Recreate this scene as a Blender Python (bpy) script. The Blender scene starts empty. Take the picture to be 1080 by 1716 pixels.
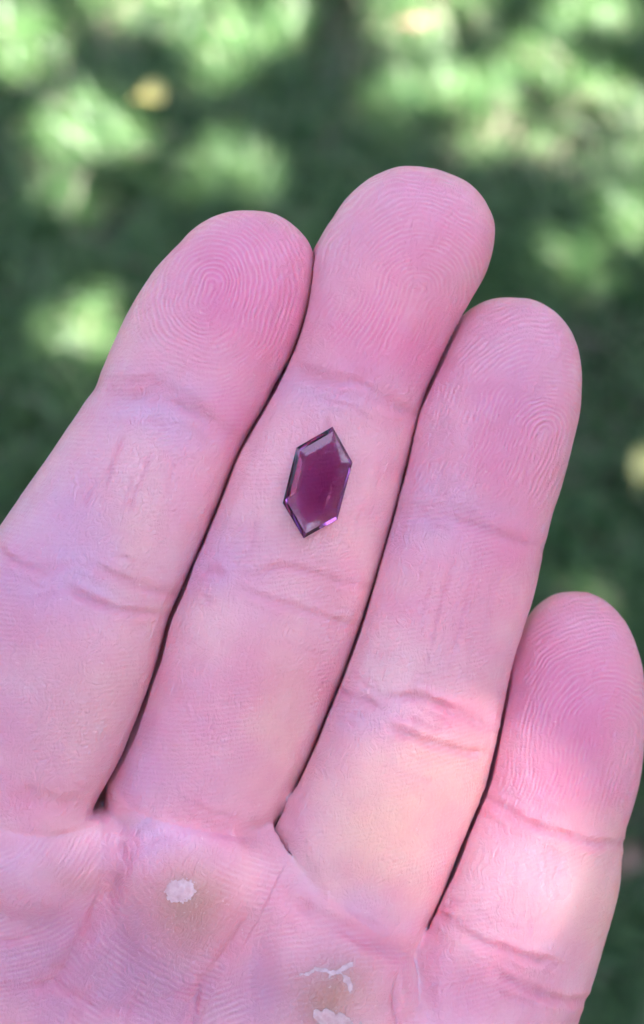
import bpy, math, random
import numpy as np
from mathutils import Vector, Matrix

SC = bpy.context.scene
COL = SC.collection
rng = np.random.default_rng(7)

# ------------------------------------------------------------------ camera, sky, sun, exposure
TH = math.radians(25.0)                       # the phone looks down at the lawn, leaning 25 deg from straight down
HAND_O = Vector((0.0, 0.0, 1.0))              # middle of the hand, one metre above the lawn
HAND_M = Matrix.Translation(HAND_O) @ Matrix.Rotation(TH, 4, 'X')
CAM_D = 0.1557                                # phone to hand
cam_d = bpy.data.cameras.new("camera")
cam = bpy.data.objects.new("camera", cam_d)
COL.objects.link(cam)
cam.matrix_world = HAND_M @ Matrix.Translation((0, 0, CAM_D))
cam_d.sensor_fit = 'VERTICAL'
cam_d.sensor_height = 36.0
VH = 0.053625                                 # half the frame height at the hand, in metres
cam_d.lens = 18.0 * CAM_D / VH
cam_d.clip_start = 0.005
cam_d.clip_end = 500.0
cam_d.dof.use_dof = True
cam_d.dof.focus_distance = CAM_D - 0.0055
cam_d.dof.aperture_fstop = cam_d.lens / 2.9
SC.camera = cam

SUN_DIR = Vector((0.50, -0.30, 0.82)).normalized()
SUN_EL = math.asin(SUN_DIR.z)
SUN_AZ = math.atan2(SUN_DIR.x, SUN_DIR.y)     # clockwise from +Y
world = bpy.data.worlds.new("World")
SC.world = world
world.use_nodes = True
wn = world.node_tree.nodes
wn.clear()
sky = wn.new("ShaderNodeTexSky")
sky.sky_type = 'NISHITA'
sky.sun_disc = False
sky.sun_elevation = SUN_EL
sky.sun_rotation = SUN_AZ
sky.air_density = 1.0
sky.dust_density = 2.0
bg = wn.new("ShaderNodeBackground")
bg.inputs["Strength"].default_value = 0.06
wo = wn.new("ShaderNodeOutputWorld")
world.node_tree.links.new(sky.outputs[0], bg.inputs[0])
world.node_tree.links.new(bg.outputs[0], wo.inputs[0])

sun_d = bpy.data.lights.new("sun", 'SUN')
sun_d.energy = 3.4
sun_d.angle = math.radians(0.53)
sun_d.color = (1.0, 0.95, 0.86)
sun = bpy.data.objects.new("sun", sun_d)
COL.objects.link(sun)
sun.rotation_euler = SUN_DIR.to_track_quat('Z', 'Y').to_euler()
sun.location = (4, -2, 7)

SC.view_settings.view_transform = 'Standard'
SC.view_settings.look = 'None'
SC.view_settings.gamma = 1.0
SC.view_settings.exposure = 4.65

# ------------------------------------------------------------------ helpers
def new_mesh_obj(name, verts, faces, mat=None, parent=None, smooth=False):
    me = bpy.data.meshes.new(name)
    me.from_pydata([tuple(v) for v in verts], [], [tuple(f) for f in faces])
    me.update()
    if smooth:
        me.polygons.foreach_set("use_smooth", np.ones(len(me.polygons), dtype=bool))
    o = bpy.data.objects.new(name, me)
    COL.objects.link(o)
    if mat:
        me.materials.append(mat)
    if parent:
        o.parent = parent
    return o

def fast_mesh(name, verts, quads, smooth=True):
    """numpy arrays -> mesh; quads is (n, 3 or 4)."""
    me = bpy.data.meshes.new(name)
    nv, nf, k = len(verts), len(quads), quads.shape[1]
    me.vertices.add(nv)
    me.vertices.foreach_set("co", np.ascontiguousarray(verts, dtype=np.float32).ravel())
    me.loops.add(nf * k)
    me.loops.foreach_set("vertex_index", np.ascontiguousarray(quads, dtype=np.int32).ravel())
    me.polygons.add(nf)
    me.polygons.foreach_set("loop_start", np.arange(0, nf * k, k, dtype=np.int32))
    me.polygons.foreach_set("loop_total", np.full(nf, k, dtype=np.int32))
    me.polygons.foreach_set("use_smooth", np.full(nf, smooth, dtype=bool))
    me.update(calc_edges=True)
    return me

def mat_new(name):
    m = bpy.data.materials.new(name)
    m.use_nodes = True
    nt = m.node_tree
    return m, nt, nt.nodes["Principled BSDF"], nt.nodes["Material Output"]

def N(nt, kind, **kw):
    n = nt.nodes.new(kind)
    for k, v in kw.items():
        setattr(n, k, v)
    return n

def MATH(nt, op, a, b=None, c=None, clamp=False):
    n = nt.nodes.new("ShaderNodeMath")
    n.operation = op
    n.use_clamp = clamp
    for i, x in enumerate((a, b, c)):
        if x is None:
            continue
        if isinstance(x, (int, float)):
            n.inputs[i].default_value = x
        else:
            nt.links.new(x, n.inputs[i])
    return n.outputs[0]

def tag(o, label=None, cat=None, group=None, kind=None):
    if label: o["label"] = label
    if cat: o["category"] = cat
    if group: o["group"] = group
    if kind: o["kind"] = kind

def vnoise(p, seed=0):
    """smooth value noise, p (n,3) -> -1..1"""
    r = np.random.default_rng(seed)
    tab = r.uniform(-1, 1, 4096)
    i = np.floor(p).astype(np.int64)
    f = p - i
    f = f * f * (3 - 2 * f)
    def h(a, b, c):
        return tab[(a * 73856093 ^ b * 19349663 ^ c * 83492791) & 4095]
    x0, y0, z0 = i.T
    out = 0
    for dx in (0, 1):
        wx = f[:, 0] if dx else 1 - f[:, 0]
        for dy in (0, 1):
            wy = f[:, 1] if dy else 1 - f[:, 1]
            for dz in (0, 1):
                wz = f[:, 2] if dz else 1 - f[:, 2]
                out = out + wx * wy * wz * h(x0 + dx, y0 + dy, z0 + dz)
    return out

# ------------------------------------------------------------------ the hand: a field in millimetres (u right, v towards the fingertips, w out of the palm)
D = CAM_D * 1000.0
PXMM = 16.0
def px2uv(pts, z=0.0):
    """a point measured on the photograph, at height z (mm) -> hand millimetres"""
    p = np.asarray(pts, float)
    k = (D - z) / D / PXMM
    return np.stack([(p[:, 0] - 540.0) * k, (858.0 - p[:, 1]) * k], 1)

def uv2px(P):
    k = PXMM * D / (D - P[:, 2])
    return 540.0 + P[:, 0] * k, 858.0 - P[:, 1] * k

def pchip(x, y, xq):
    x = np.asarray(x, float); y = np.asarray(y, float)
    h = np.diff(x); dlt = np.diff(y) / h
    d = np.zeros_like(y)
    for i in range(1, len(x) - 1):
        if dlt[i - 1] * dlt[i] > 0:
            w1, w2 = 2 * h[i] + h[i - 1], h[i] + 2 * h[i - 1]
            d[i] = (w1 + w2) / (w1 / dlt[i - 1] + w2 / dlt[i])
    d[0], d[-1] = dlt[0], dlt[-1]
    k = np.clip(np.searchsorted(x, xq) - 1, 0, len(x) - 2)
    t = (xq - x[k]) / h[k]
    return (y[k] * (1 + 2 * t) * (1 - t) ** 2 + h[k] * d[k] * t * (1 - t) ** 2
            + y[k + 1] * t * t * (3 - 2 * t) + h[k] * d[k + 1] * t * t * (t - 1))

class Finger:
    def __init__(self, base, tip, left, right, zc, zb, ratio, joints, seed, tuck=(0, 0), roll=0.0):
        """base, tip: axis on the photograph; left/right: outline; zc: height of the middle at tip and base;
        ratio: depth/width; joints: (t from the tip in mm, pinch, width)"""
        zs = (zc + zb) / 2
        b, t = px2uv([base], zs)[0], px2uv([tip], zs)[0]
        self.ax = (b - t) / np.linalg.norm(b - t)        # tip -> base
        self.nx = np.array([-self.ax[1], self.ax[0]])    # towards the right-hand side of the picture
        if self.nx[0] < 0: self.nx = -self.nx
        # one smooth outline round the tip, then split where it reaches furthest along the axis
        C = px2uv(list(left)[::-1] + list(right), zs)
        cum = np.concatenate([[0], np.cumsum(np.linalg.norm(np.diff(C, axis=0), axis=1))])
        u = np.arange(0, cum[-1], 0.1)
        C = np.stack([pchip(cum, C[:, 0], u), pchip(cum, C[:, 1], u)], 1)
        g = np.exp(-0.5 * (np.arange(-24, 25) / 9.0) ** 2); g /= g.sum()
        C = np.stack([np.convolve(np.pad(C[:, k], 24, 'reflect', reflect_type='odd'), g, 'valid') for k in (0, 1)], 1)
        tt = C @ self.ax
        i0 = tt.argmin()
        self.o = C[i0].copy()
        tab = []
        for q in (C[:i0 + 1][::-1], C[i0:]):
            q = q - self.o
            tq, sq = np.maximum.accumulate(q @ self.ax), q @ self.nx
            keep = np.concatenate([[True], np.diff(tq) > 1e-4])
            tab.append((np.sqrt(np.maximum(tq[keep], 0)), sq[keep]))
        self.tmax = min(tab[0][0][-1], tab[1][0][-1]) ** 2
        q = np.linspace(0, math.sqrt(self.tmax), 900)
        L = np.interp(q, *tab[0]); R = np.interp(q, *tab[1])
        self.q = q
        # where fingers press together the flesh of one runs under the other
        tk = np.clip((q * q - 9) / 6, 0, 1)
        L = L - tuck[0] * tk; R = R + tuck[1] * tk
        self.c = (L + R) / 2
        self.a = np.maximum((R - L) / 2, 0.02)
        # round the inner end off inside the palm
        tt = q * q
        e = np.clip((self.tmax - tt) / 8.0, 0, 1)
        self.a = np.maximum(self.a * np.sqrt(np.clip(1 - (1 - e) ** 2, 0, 1)), 0.02)
        self.ratio = ratio; self.roll = roll
        r = np.full_like(tt, ratio)
        for tj, pin, wj in joints:
            r *= 1 - pin * np.exp(-((tt - tj) / wj) ** 2)
        tipz = np.exp(-(tt / 9.0))
        self.b = np.maximum(self.a * r, 0.02)
        self.z = zc + (zb - zc) * np.clip(tt / self.tmax, 0, 1) - 1.3 * tipz
    def local(self, P):
        d = P[:, :2] - self.o
        return d @ self.ax, d @ self.nx
    def field(self, P):
        t, s = self.local(P)
        q = np.sqrt(np.clip(t, 0, self.tmax))
        n = len(self.q) - 1
        x = q / self.q[-1] * n
        i = np.minimum(x.astype(np.int32), n - 1); f = x - i
        def li(A): return A[i] * (1 - f) + A[i + 1] * f
        a, b = li(self.a), li(self.b)
        s = s - li(self.c); w = P[:, 2] - li(self.z) - self.roll * np.clip(s, -12, 12) * np.clip((t - 4) / 20, 0, 1)
        b = np.where(w < 0, b * 0.92, b)
        sa = np.abs(s) / a; wb = np.abs(w) / b
        pw = 2.25
        r = (sa ** pw + wb ** pw) ** (1 / pw)
        F = (r - 1) * np.minimum(a, b)
        over = np.maximum(np.maximum(-t, t - self.tmax), 0)
        return F + over

INDEX = Finger((20, 1330), (425, 349),
    left=[(400, 350), (380, 354), (355, 364), (330, 380), (308, 400), (290, 420), (268, 441), (250, 464), (232, 490), (214, 520), (198, 550), (182, 585), (168, 622), (157, 650), (140, 675), (112, 715), (85, 755), (60, 790), (30, 830), (0, 872), (-35, 930), (-62, 990), (-85, 1060), (-110, 1140), (-130, 1220), (-150, 1300), (-170, 1400), (-190, 1500)],
    right=[(448, 352), (470, 360), (492, 374), (510, 392), (522, 411), (528, 432), (527, 460), (520, 500), (508, 545), (490, 592), (466, 640), (440, 688), (420, 722), (402, 755), (380, 810), (352, 880), (326, 940), (304, 995), (287, 1030), (272, 1090), (250, 1155), (228, 1215), (205, 1268), (180, 1315), (165, 1338), (150, 1390), (130, 1480), (115, 1560)],
    zc=1.0, zb=1.0, ratio=0.80, joints=[(20, 0.05, 5), (42, 0.06, 6), (66, 0.05, 6)], seed=1, tuck=(0, 0), roll=0.22)
MIDDLE = Finger((330, 1370), (700, 275),
    left=[(672, 277), (645, 285), (620, 297), (598, 312), (578, 332), (562, 355), (548, 380), (538, 405), (526, 440), (514, 490), (500, 540), (480, 590), (456, 640), (430, 690), (402, 735), (385, 765), (360, 825), (330, 900), (302, 970), (277, 1035), (264, 1090), (248, 1160), (226, 1225), (205, 1285), (190, 1330), (188, 1400), (200, 1480), (195, 1600)],
    right=[(728, 278), (752, 284), (775, 295), (795, 311), (812, 331), (824, 355), (831, 385), (829, 415), (822, 445), (809, 472), (792, 500), (768, 542), (742, 595), (718, 650), (702, 690), (692, 735), (672, 815), (655, 880), (635, 950), (612, 1028), (586, 1100), (556, 1178), (520, 1268), (490, 1330), (460, 1388), (440, 1450), (420, 1540), (410, 1640)],
    zc=-0.8, zb=-0.3, ratio=0.80, joints=[(23.5, 0.06, 5), (45, 0.06, 6), (70, 0.06, 6)], seed=2, tuck=(0.7, 0))
RING = Finger((580, 1520), (858, 492),
    left=[(832, 495), (808, 503), (785, 518), (765, 540), (742, 575), (722, 615), (704, 655), (690, 695), (680, 740), (660, 815), (643, 880), (622, 950), (600, 1028), (574, 1100), (544, 1178), (508, 1268), (478, 1330), (457, 1385), (466, 1440), (488, 1500), (505, 1600), (500, 1700)],
    right=[(885, 494), (908, 501), (930, 515), (950, 537), (965, 565), (974, 597), (977, 632), (973, 690), (962, 740), (948, 795), (935, 840), (922, 885), (907, 945), (894, 1005), (880, 1045), (864, 1095), (849, 1160), (833, 1235), (815, 1312), (790, 1372), (755, 1460), (718, 1545), (690, 1605), (668, 1655), (655, 1720), (640, 1830)],
    zc=-3.2, zb=-1.8, ratio=0.82, joints=[(24, 0.05, 5), (44, 0.05, 6), (68, 0.05, 6)], seed=3, tuck=(0.9, 0), roll=-0.05)
PINKY = Finger((850, 1730), (968, 992),
    left=[(946, 995), (925, 1003), (905, 1017), (887, 1037), (872, 1062), (858, 1095), (842, 1150), (824, 1230), (806, 1308), (780, 1368), (745, 1456), (708, 1541), (680, 1601), (662, 1650), (660, 1700), (662, 1760), (655, 1900), (650, 2000)],
    right=[(990, 994), (1010, 1000), (1030, 1013), (1048, 1033), (1064, 1062), (1074, 1090), (1081, 1125), (1084, 1180), (1082, 1240), (1076, 1300), (1064, 1355), (1052, 1395), (1047, 1425), (1043, 1465), (1034, 1515), (1020, 1565), (1003, 1620), (985, 1672), (975, 1695), (968, 1720), (955, 1790), (945, 1880), (940, 2000)],
    zc=-6.2, zb=-3.8, ratio=0.82, joints=[(24, 0.05, 5), (42, 0.05, 6)], seed=4, tuck=(0.9, 0), roll=-0.16)
FINGERS = [INDEX, MIDDLE, RING, PINKY]

PALM_A = np.array([0.41, 0.912]); PALM_A /= np.linalg.norm(PALM_A)
PALM_N = np.array([PALM_A[1], -PALM_A[0]])
PALM_O = px2uv([(165, 1340)], 2.0)[0]

def smin(a, b, k):
    h = np.clip(0.5 + 0.5 * (b - a) / k, 0, 1)
    return b * (1 - h) + a * h - k * h * (1 - h)

def capsule(P, a, b, ra, rb, flat=1.0):
    a = np.array(a, float); b = np.array(b, float)
    d = b - a
    q = P - a
    h = np.clip((q @ d) / (d @ d), 0, 1)
    r = ra + (rb - ra) * h
    e = q - h[:, None] * d
    e[:, 2] /= flat
    return np.sqrt((e * e).sum(1)) - r

# mounds and hollows of the palm: photo px, radii px, height mm
PADS = [(310, 1510, 100, 85, 2.3), (560, 1660, 105, 90, 2.1), (50, 1480, 130, 90, 1.6), (130, 1400, 75, 40, 1.4),
        (190, 1560, 45, 110, -1.8), (110, 1650, 90, 60, -1.3), (420, 1600, 38, 100, -1.3), (280, 1372, 130, 26, -0.5), (580, 1560, 100, 32, -0.6),
        (405, 1450, 50, 60, 0.5), (480, 1540, 60, 60, 0.3), (250, 1690, 110, 50, -0.8), (820, 1790, 110, 60, 1.0), (20, 1620, 60, 40, 0.5), (60, 1760, 260, 130, -2.5)]
def palm_field(P):
    d = P[:, :2] - PALM_O
    t, s = d @ PALM_A, d @ PALM_N
    X, Y = uv2px(P)
    B = 0
    for x, y, rx, ry, h in PADS:
        B = B + h * np.exp(-((X - x) / rx) ** 2 - ((Y - y) / ry) ** 2)
    # middle of the palm is hollow
    B = B - 4.0 * np.exp(-((t + 50) / 26) ** 2 - ((s - 18) / 18) ** 2) + 5.0 * np.exp(-((t + 72) / 22) ** 2 - ((s + 2) / 17) ** 2) + 3.0 * np.exp(-((t + 70) / 26) ** 2 - ((s - 42) / 12) ** 2)
    B = B + 0.16 * np.clip(s - 20, -30, 0) * np.clip(-(t - 4) / 12, 0, 1) * np.clip((t + 70) / 30, 0, 1)
    w = P[:, 2] - B * np.clip((P[:, 2] + 6) / 10, 0, 1)
    sm = (s - 17.0)
    arch = 7.0 * np.clip(1 - ((s - 18) / 17.5) ** 2, -0.35, 1)
    t = t - arch * np.clip((t + 30) / 25, 0, 1)
    half = 34.5 + np.clip((t + 95) / 95, -0.2, 1) * 1.5 - 6.0 * np.clip((-t - 55) / 45, 0, 1) ** 2
    r = 8.5
    q0 = np.abs(t + 47) - (46.5 - r)
    q1 = np.abs(sm) - (half - r)
    q2 = np.abs(w + 6.0) - (13.0 - r)
    o = np.sqrt(np.maximum(q0, 0) ** 2 + np.maximum(q1, 0) ** 2 + np.maximum(q2, 0) ** 2)
    return o + np.minimum(np.maximum(np.maximum(q0, q1), q2), 0) - r

def pt(t, s, w):
    p = PALM_O + PALM_A * t + PALM_N * s
    return (p[0], p[1], w)
def arm_field(P):
    F = capsule(P, pt(-82, 17, -6), pt(-125, 17, -7), 25, 27, 0.66)
    F = smin(F, capsule(P, pt(-125, 17, -7), pt(-420, 20, -8), 27, 42, 0.80), 8)
    th = capsule(P, pt(-76, -2, -1), pt(-44, -30, 2), 15.5, 12.5)
    th = smin(th, capsule(P, pt(-44, -30, 2), pt(-14, -45, 5), 11.5, 10.5), 5)
    th = smin(th, capsule(P, pt(-14, -45, 5), pt(10, -50, 8), 10.2, 8.0, 0.85), 4)
    return smin(F, th, 8)

WEB = [(*px2uv([q])[0], w) for q, w in (((172, 1440), -7), ((206, 1200), -9.5), ((462, 1480), -8), ((500, 1290), -9), ((672, 1720), -9), ((715, 1560), -10))]
def seg_dist(X, Y, line):
    L = np.array(line, float); best = np.full(len(X), 1e9)
    for i in range(len(L) - 1):
        d = L[i + 1] - L[i]
        h = np.clip(((X - L[i, 0]) * d[0] + (Y - L[i, 1]) * d[1]) / (d @ d), 0, 1)
        best = np.minimum(best, np.hypot(X - L[i, 0] - h * d[0], Y - L[i, 1] - h * d[1]))
    return best
# where the grooves between the fingers run on into the palm (photo px): digit, line, reach
FOLDS = [(2, [(452, 1385), (460, 1420), (470, 1445), (486, 1486), (494, 1510)], 36), (3, [(672, 1635), (664, 1665), (668, 1700), (680, 1760)], 45),
         (1, [(168, 1335), (195, 1342), (218, 1360)], 26), (0, [(150, 1345), (168, 1336), (185, 1338)], 20)]
def field(P, parts=False):
    # each finger presses against the next one, which is trimmed to follow it with a hair-thin gap
    f = prev = None; each = []
    for F in FINGERS:
        e = F.field(P)
        if f is not None:
            w0 = (-2.5, -3.5, -6.0)[len(each) - 1]
            gap = np.clip((P[:, 2] - w0) / 1.0, 0, 1) * 0.19 + 0.22 * np.clip((P[:, 2] - w0) / 8.0, 0, 1) ** 1.5
            f = np.minimum(f, np.maximum(e, gap - prev))
        else:
            f = e
        prev = e; each.append(e)
    p = palm_field(P)
    far = P[:, 1] < -60
    if far.any() or P[:, 0].min() < -45:
        p = smin(p, arm_field(P), 10)
    # the webs of skin deep between the roots of the fingers
    web = np.minimum(capsule(P, WEB[0], WEB[1], 4.8, 4.4), np.minimum(capsule(P, WEB[2], WEB[3], 4.5, 2.0), capsule(P, WEB[4], WEB[5], 4.5, 2.0)))
    p = smin(p, web, 2.0)
    X, Y = uv2px(P)
    k = 4.0
    for who, line, reach in FOLDS:
        m = np.clip(1.6 - seg_dist(X, Y, line) / reach, 0, 1) * np.clip((P[:, 2] + (7.0 if who == 3 else 4.0)) / 3.0, 0, 1)
        p = np.maximum(p, 0.28 - each[who] - 6.0 * (1 - m))
        k = np.minimum(k, 0.25 + 3.75 * (1 - m))
    return smin(f, p, k)

H = 0.215
def build_hand_mesh():
    def axis(lo, a, b, hi, lim):
        """steps of H between a and b, growing to lim outside"""
        m = list(np.arange(a, b, H)); st = H
        while m[-1] < hi:
            st = min(st * 1.10, lim); m.append(m[-1] + st)
        st = H; h = []
        x = a
        while x > lo:
            st = min(st * 1.10, lim); x -= st; h.append(x)
        return np.array(h[::-1] + m)
    us = axis(-82, -37, 37, 40, 1.2)
    vs = axis(-490, -58, 37.5, 39, 7.0)
    ws = axis(-52, -7, 11.5, 20, 1.2)
    # only evaluate near the surface: coarse pass first
    nu, nv, nw = len(us), len(vs), len(ws)
    G = np.full((nu, nv, nw), 50.0, np.float32)
    S = 4
    iu, iv, iw = np.arange(0, nu, S), np.arange(0, nv, S), np.arange(0, nw, S)
    A, B_, C_ = np.meshgrid(us[iu], vs[iv], ws[iw], indexing='ij')
    g = field(np.stack([A.ravel(), B_.ravel(), C_.ravel()], 1)).reshape(A.shape)
    cell = np.maximum(np.maximum(np.gradient(us)[iu][:, None, None], np.gradient(vs)[iv][None, :, None]), np.gradient(ws)[iw][None, None, :]) * S
    near = np.abs(g) < cell * 1.9 + 0.8
    # dilate by repetition
    nearF = np.repeat(np.repeat(np.repeat(near, S, 0), S, 1), S, 2)[:nu, :nv, :nw]
    n2 = nearF.copy()
    n2[:-S] |= nearF[S:]; n2[:, :-S] |= nearF[:, S:]; n2[:, :, :-S] |= nearF[:, :, S:]
    sgn = np.repeat(np.repeat(np.repeat(g, S, 0), S, 1), S, 2)[:nu, :nv, :nw]
    G[:] = np.where(sgn < 0, -50, 50)
    I = np.argwhere(n2)
    vals = np.empty(len(I), np.float32)
    for k in range(0, len(I), 400000):
        J = I[k:k + 400000]
        vals[k:k + 400000] = field(np.stack([us[J[:, 0]], vs[J[:, 1]], ws[J[:, 2]]], 1))
    G[n2] = vals
    G[0] = G[-1] = 50; G[:, 0] = G[:, -1] = 50; G[:, :, 0] = G[:, :, -1] = 50
    # surface nets
    ins = G < 0
    c = np.zeros((nu - 1, nv - 1, nw - 1), np.int8)
    for dx in (0, 1):
        for dy in (0, 1):
            for dz in (0, 1):
                c += ins[dx:nu - 1 + dx, dy:nv - 1 + dy, dz:nw - 1 + dz]
    act = (c > 0) & (c < 8)
    idx = np.full(act.shape, -1, np.int32)
    ids = np.argwhere(act)
    idx[act] = np.arange(len(ids))
    corners = np.array([(a, b, d) for a in (0, 1) for b in (0, 1) for d in (0, 1)])
    cv = np.stack([G[ids[:, 0] + a, ids[:, 1] + b, ids[:, 2] + d] for a, b, d in corners], 1)
    acc = np.zeros((len(ids), 3)); cnt = np.zeros(len(ids))
    for i in range(8):
        for j in range(i + 1, 8):
            if np.abs(corners[i] - corners[j]).sum() != 1:
                continue
            x = (cv[:, i] < 0) != (cv[:, j] < 0)
            t = np.where(x, cv[:, i] / np.where(x, cv[:, i] - cv[:, j], 1), 0)
            p = corners[i] + t[:, None] * (corners[j] - corners[i])
            acc[x] += p[x]; cnt[x] += 1
    loc = acc / cnt[:, None]
    def lerp(arr, i, f): return arr[i] * (1 - f) + arr[i + 1] * f
    V = np.stack([lerp(us, ids[:, 0], loc[:, 0]), lerp(vs, ids[:, 1], loc[:, 1]), lerp(ws, ids[:, 2], loc[:, 2])], 1)
    Q = []
    for ax in range(3):
        sl0 = [slice(None)] * 3; sl1 = [slice(None)] * 3
        sl0[ax] = slice(0, -1); sl1[ax] = slice(1, None)
        a, b = ins[tuple(sl0)], ins[tuple(sl1)]
        e = np.argwhere(a != b)
        o1, o2 = (ax + 1) % 3, (ax + 2) % 3
        flip = a[tuple(e.T)]
        def cell_at(d1, d2):
            k = e.copy(); k[:, o1] -= d1; k[:, o2] -= d2
            return idx[tuple(k.T)]
        q = np.stack([cell_at(1, 1), cell_at(0, 1), cell_at(0, 0), cell_at(1, 0)], 1)
        q[~flip] = q[~flip][:, ::-1]
        Q.append(q)
    Q = np.concatenate(Q)
    Q = Q[(Q >= 0).all(1)]
    return V, Q

def grad(P, F0, e=0.02):
    g = np.empty_like(P)
    for k in range(3):
        Pk = P.copy(); Pk[:, k] += e
        g[:, k] = (field_chunk(Pk) - F0) / e
    return g
def field_chunk(P):
    out = np.empty(len(P))
    for k in range(0, len(P), 200000):
        out[k:k + 200000] = field(P[k:k + 200000])
    return out
def project(P, it=2):
    for _ in range(it):
        F0 = field_chunk(P)
        g = grad(P, F0)
        n = np.maximum((g * g).sum(1), 0.15)
        st = np.clip(F0 / n, -0.5, 0.5)
        P = P - g * st[:, None]
    return P
def subdivide(V, Q):
    E = np.concatenate([Q[:, [0, 1]], Q[:, [1, 2]], Q[:, [2, 3]], Q[:, [3, 0]]])
    Es = np.sort(E, 1)
    key = Es[:, 0].astype(np.int64) * len(V) + Es[:, 1]
    u, inv = np.unique(key, return_inverse=True)
    ea, eb = u // len(V), u % len(V)
    n, nq = len(V), len(Q)
    EV = (V[ea] + V[eb]) / 2
    FV = V[Q].mean(1)
    e = (inv + n).reshape(4, nq)
    f = np.arange(nq) + n + len(u)
    Q2 = np.concatenate([np.stack([Q[:, 0], e[0], f, e[3]], 1), np.stack([e[0], Q[:, 1], e[1], f], 1),
                         np.stack([f, e[1], Q[:, 2], e[2]], 1), np.stack([e[3], f, e[2], Q[:, 3]], 1)])
    return np.concatenate([V, EV, FV]), Q2
def vert_normals(V, Q):
    n = np.cross(V[Q[:, 2]] - V[Q[:, 0]], V[Q[:, 3]] - V[Q[:, 1]])
    out = np.zeros_like(V)
    for k in range(4):
        np.add.at(out, Q[:, k], n)
    return out / np.maximum(np.linalg.norm(out, axis=1), 1e-12)[:, None]
def smooth_verts(V, Q, it, lam):
    cnt = np.zeros(len(V))
    for k in range(4):
        np.add.at(cnt, Q[:, k], 2)
    for _ in range(it):
        acc = np.zeros_like(V)
        for k in range(4):
            np.add.at(acc, Q[:, k], V[Q[:, (k + 1) % 4]] + V[Q[:, (k + 3) % 4]])
        V = V + lam * (acc / np.maximum(cnt, 1)[:, None] - V)
    return V

import time
_t = time.time()
V, Q = build_hand_mesh()
print("nets", len(V), len(Q), time.time() - _t)
V = project(V, 2)
V = smooth_verts(V, Q, 2, 0.4)
NRM = vert_normals(V, Q)
print("hand", len(V), len(Q), time.time() - _t)
PX, PY = uv2px(V)
FRONT = np.clip(NRM[:, 2] * 2.0 + 0.1, 0, 1)
FF = np.stack([F.field(V) + np.maximum(F.local(V)[0] - tb, 0) * 2 for F, tb in zip(FINGERS, (64.5, 71.5, 68.5, 70))] + [palm_field(V) + 0.6], 1)
FS = np.sort(FF, 1)
SEAM = np.clip((FS[:, 1] - FS[:, 0] - 0.15) / 1.6, 0, 1)   # fades fine relief out where two digits meet
WHO = FF.argmin(1)                                  # 0-3 a finger, 4 the palm

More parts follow.
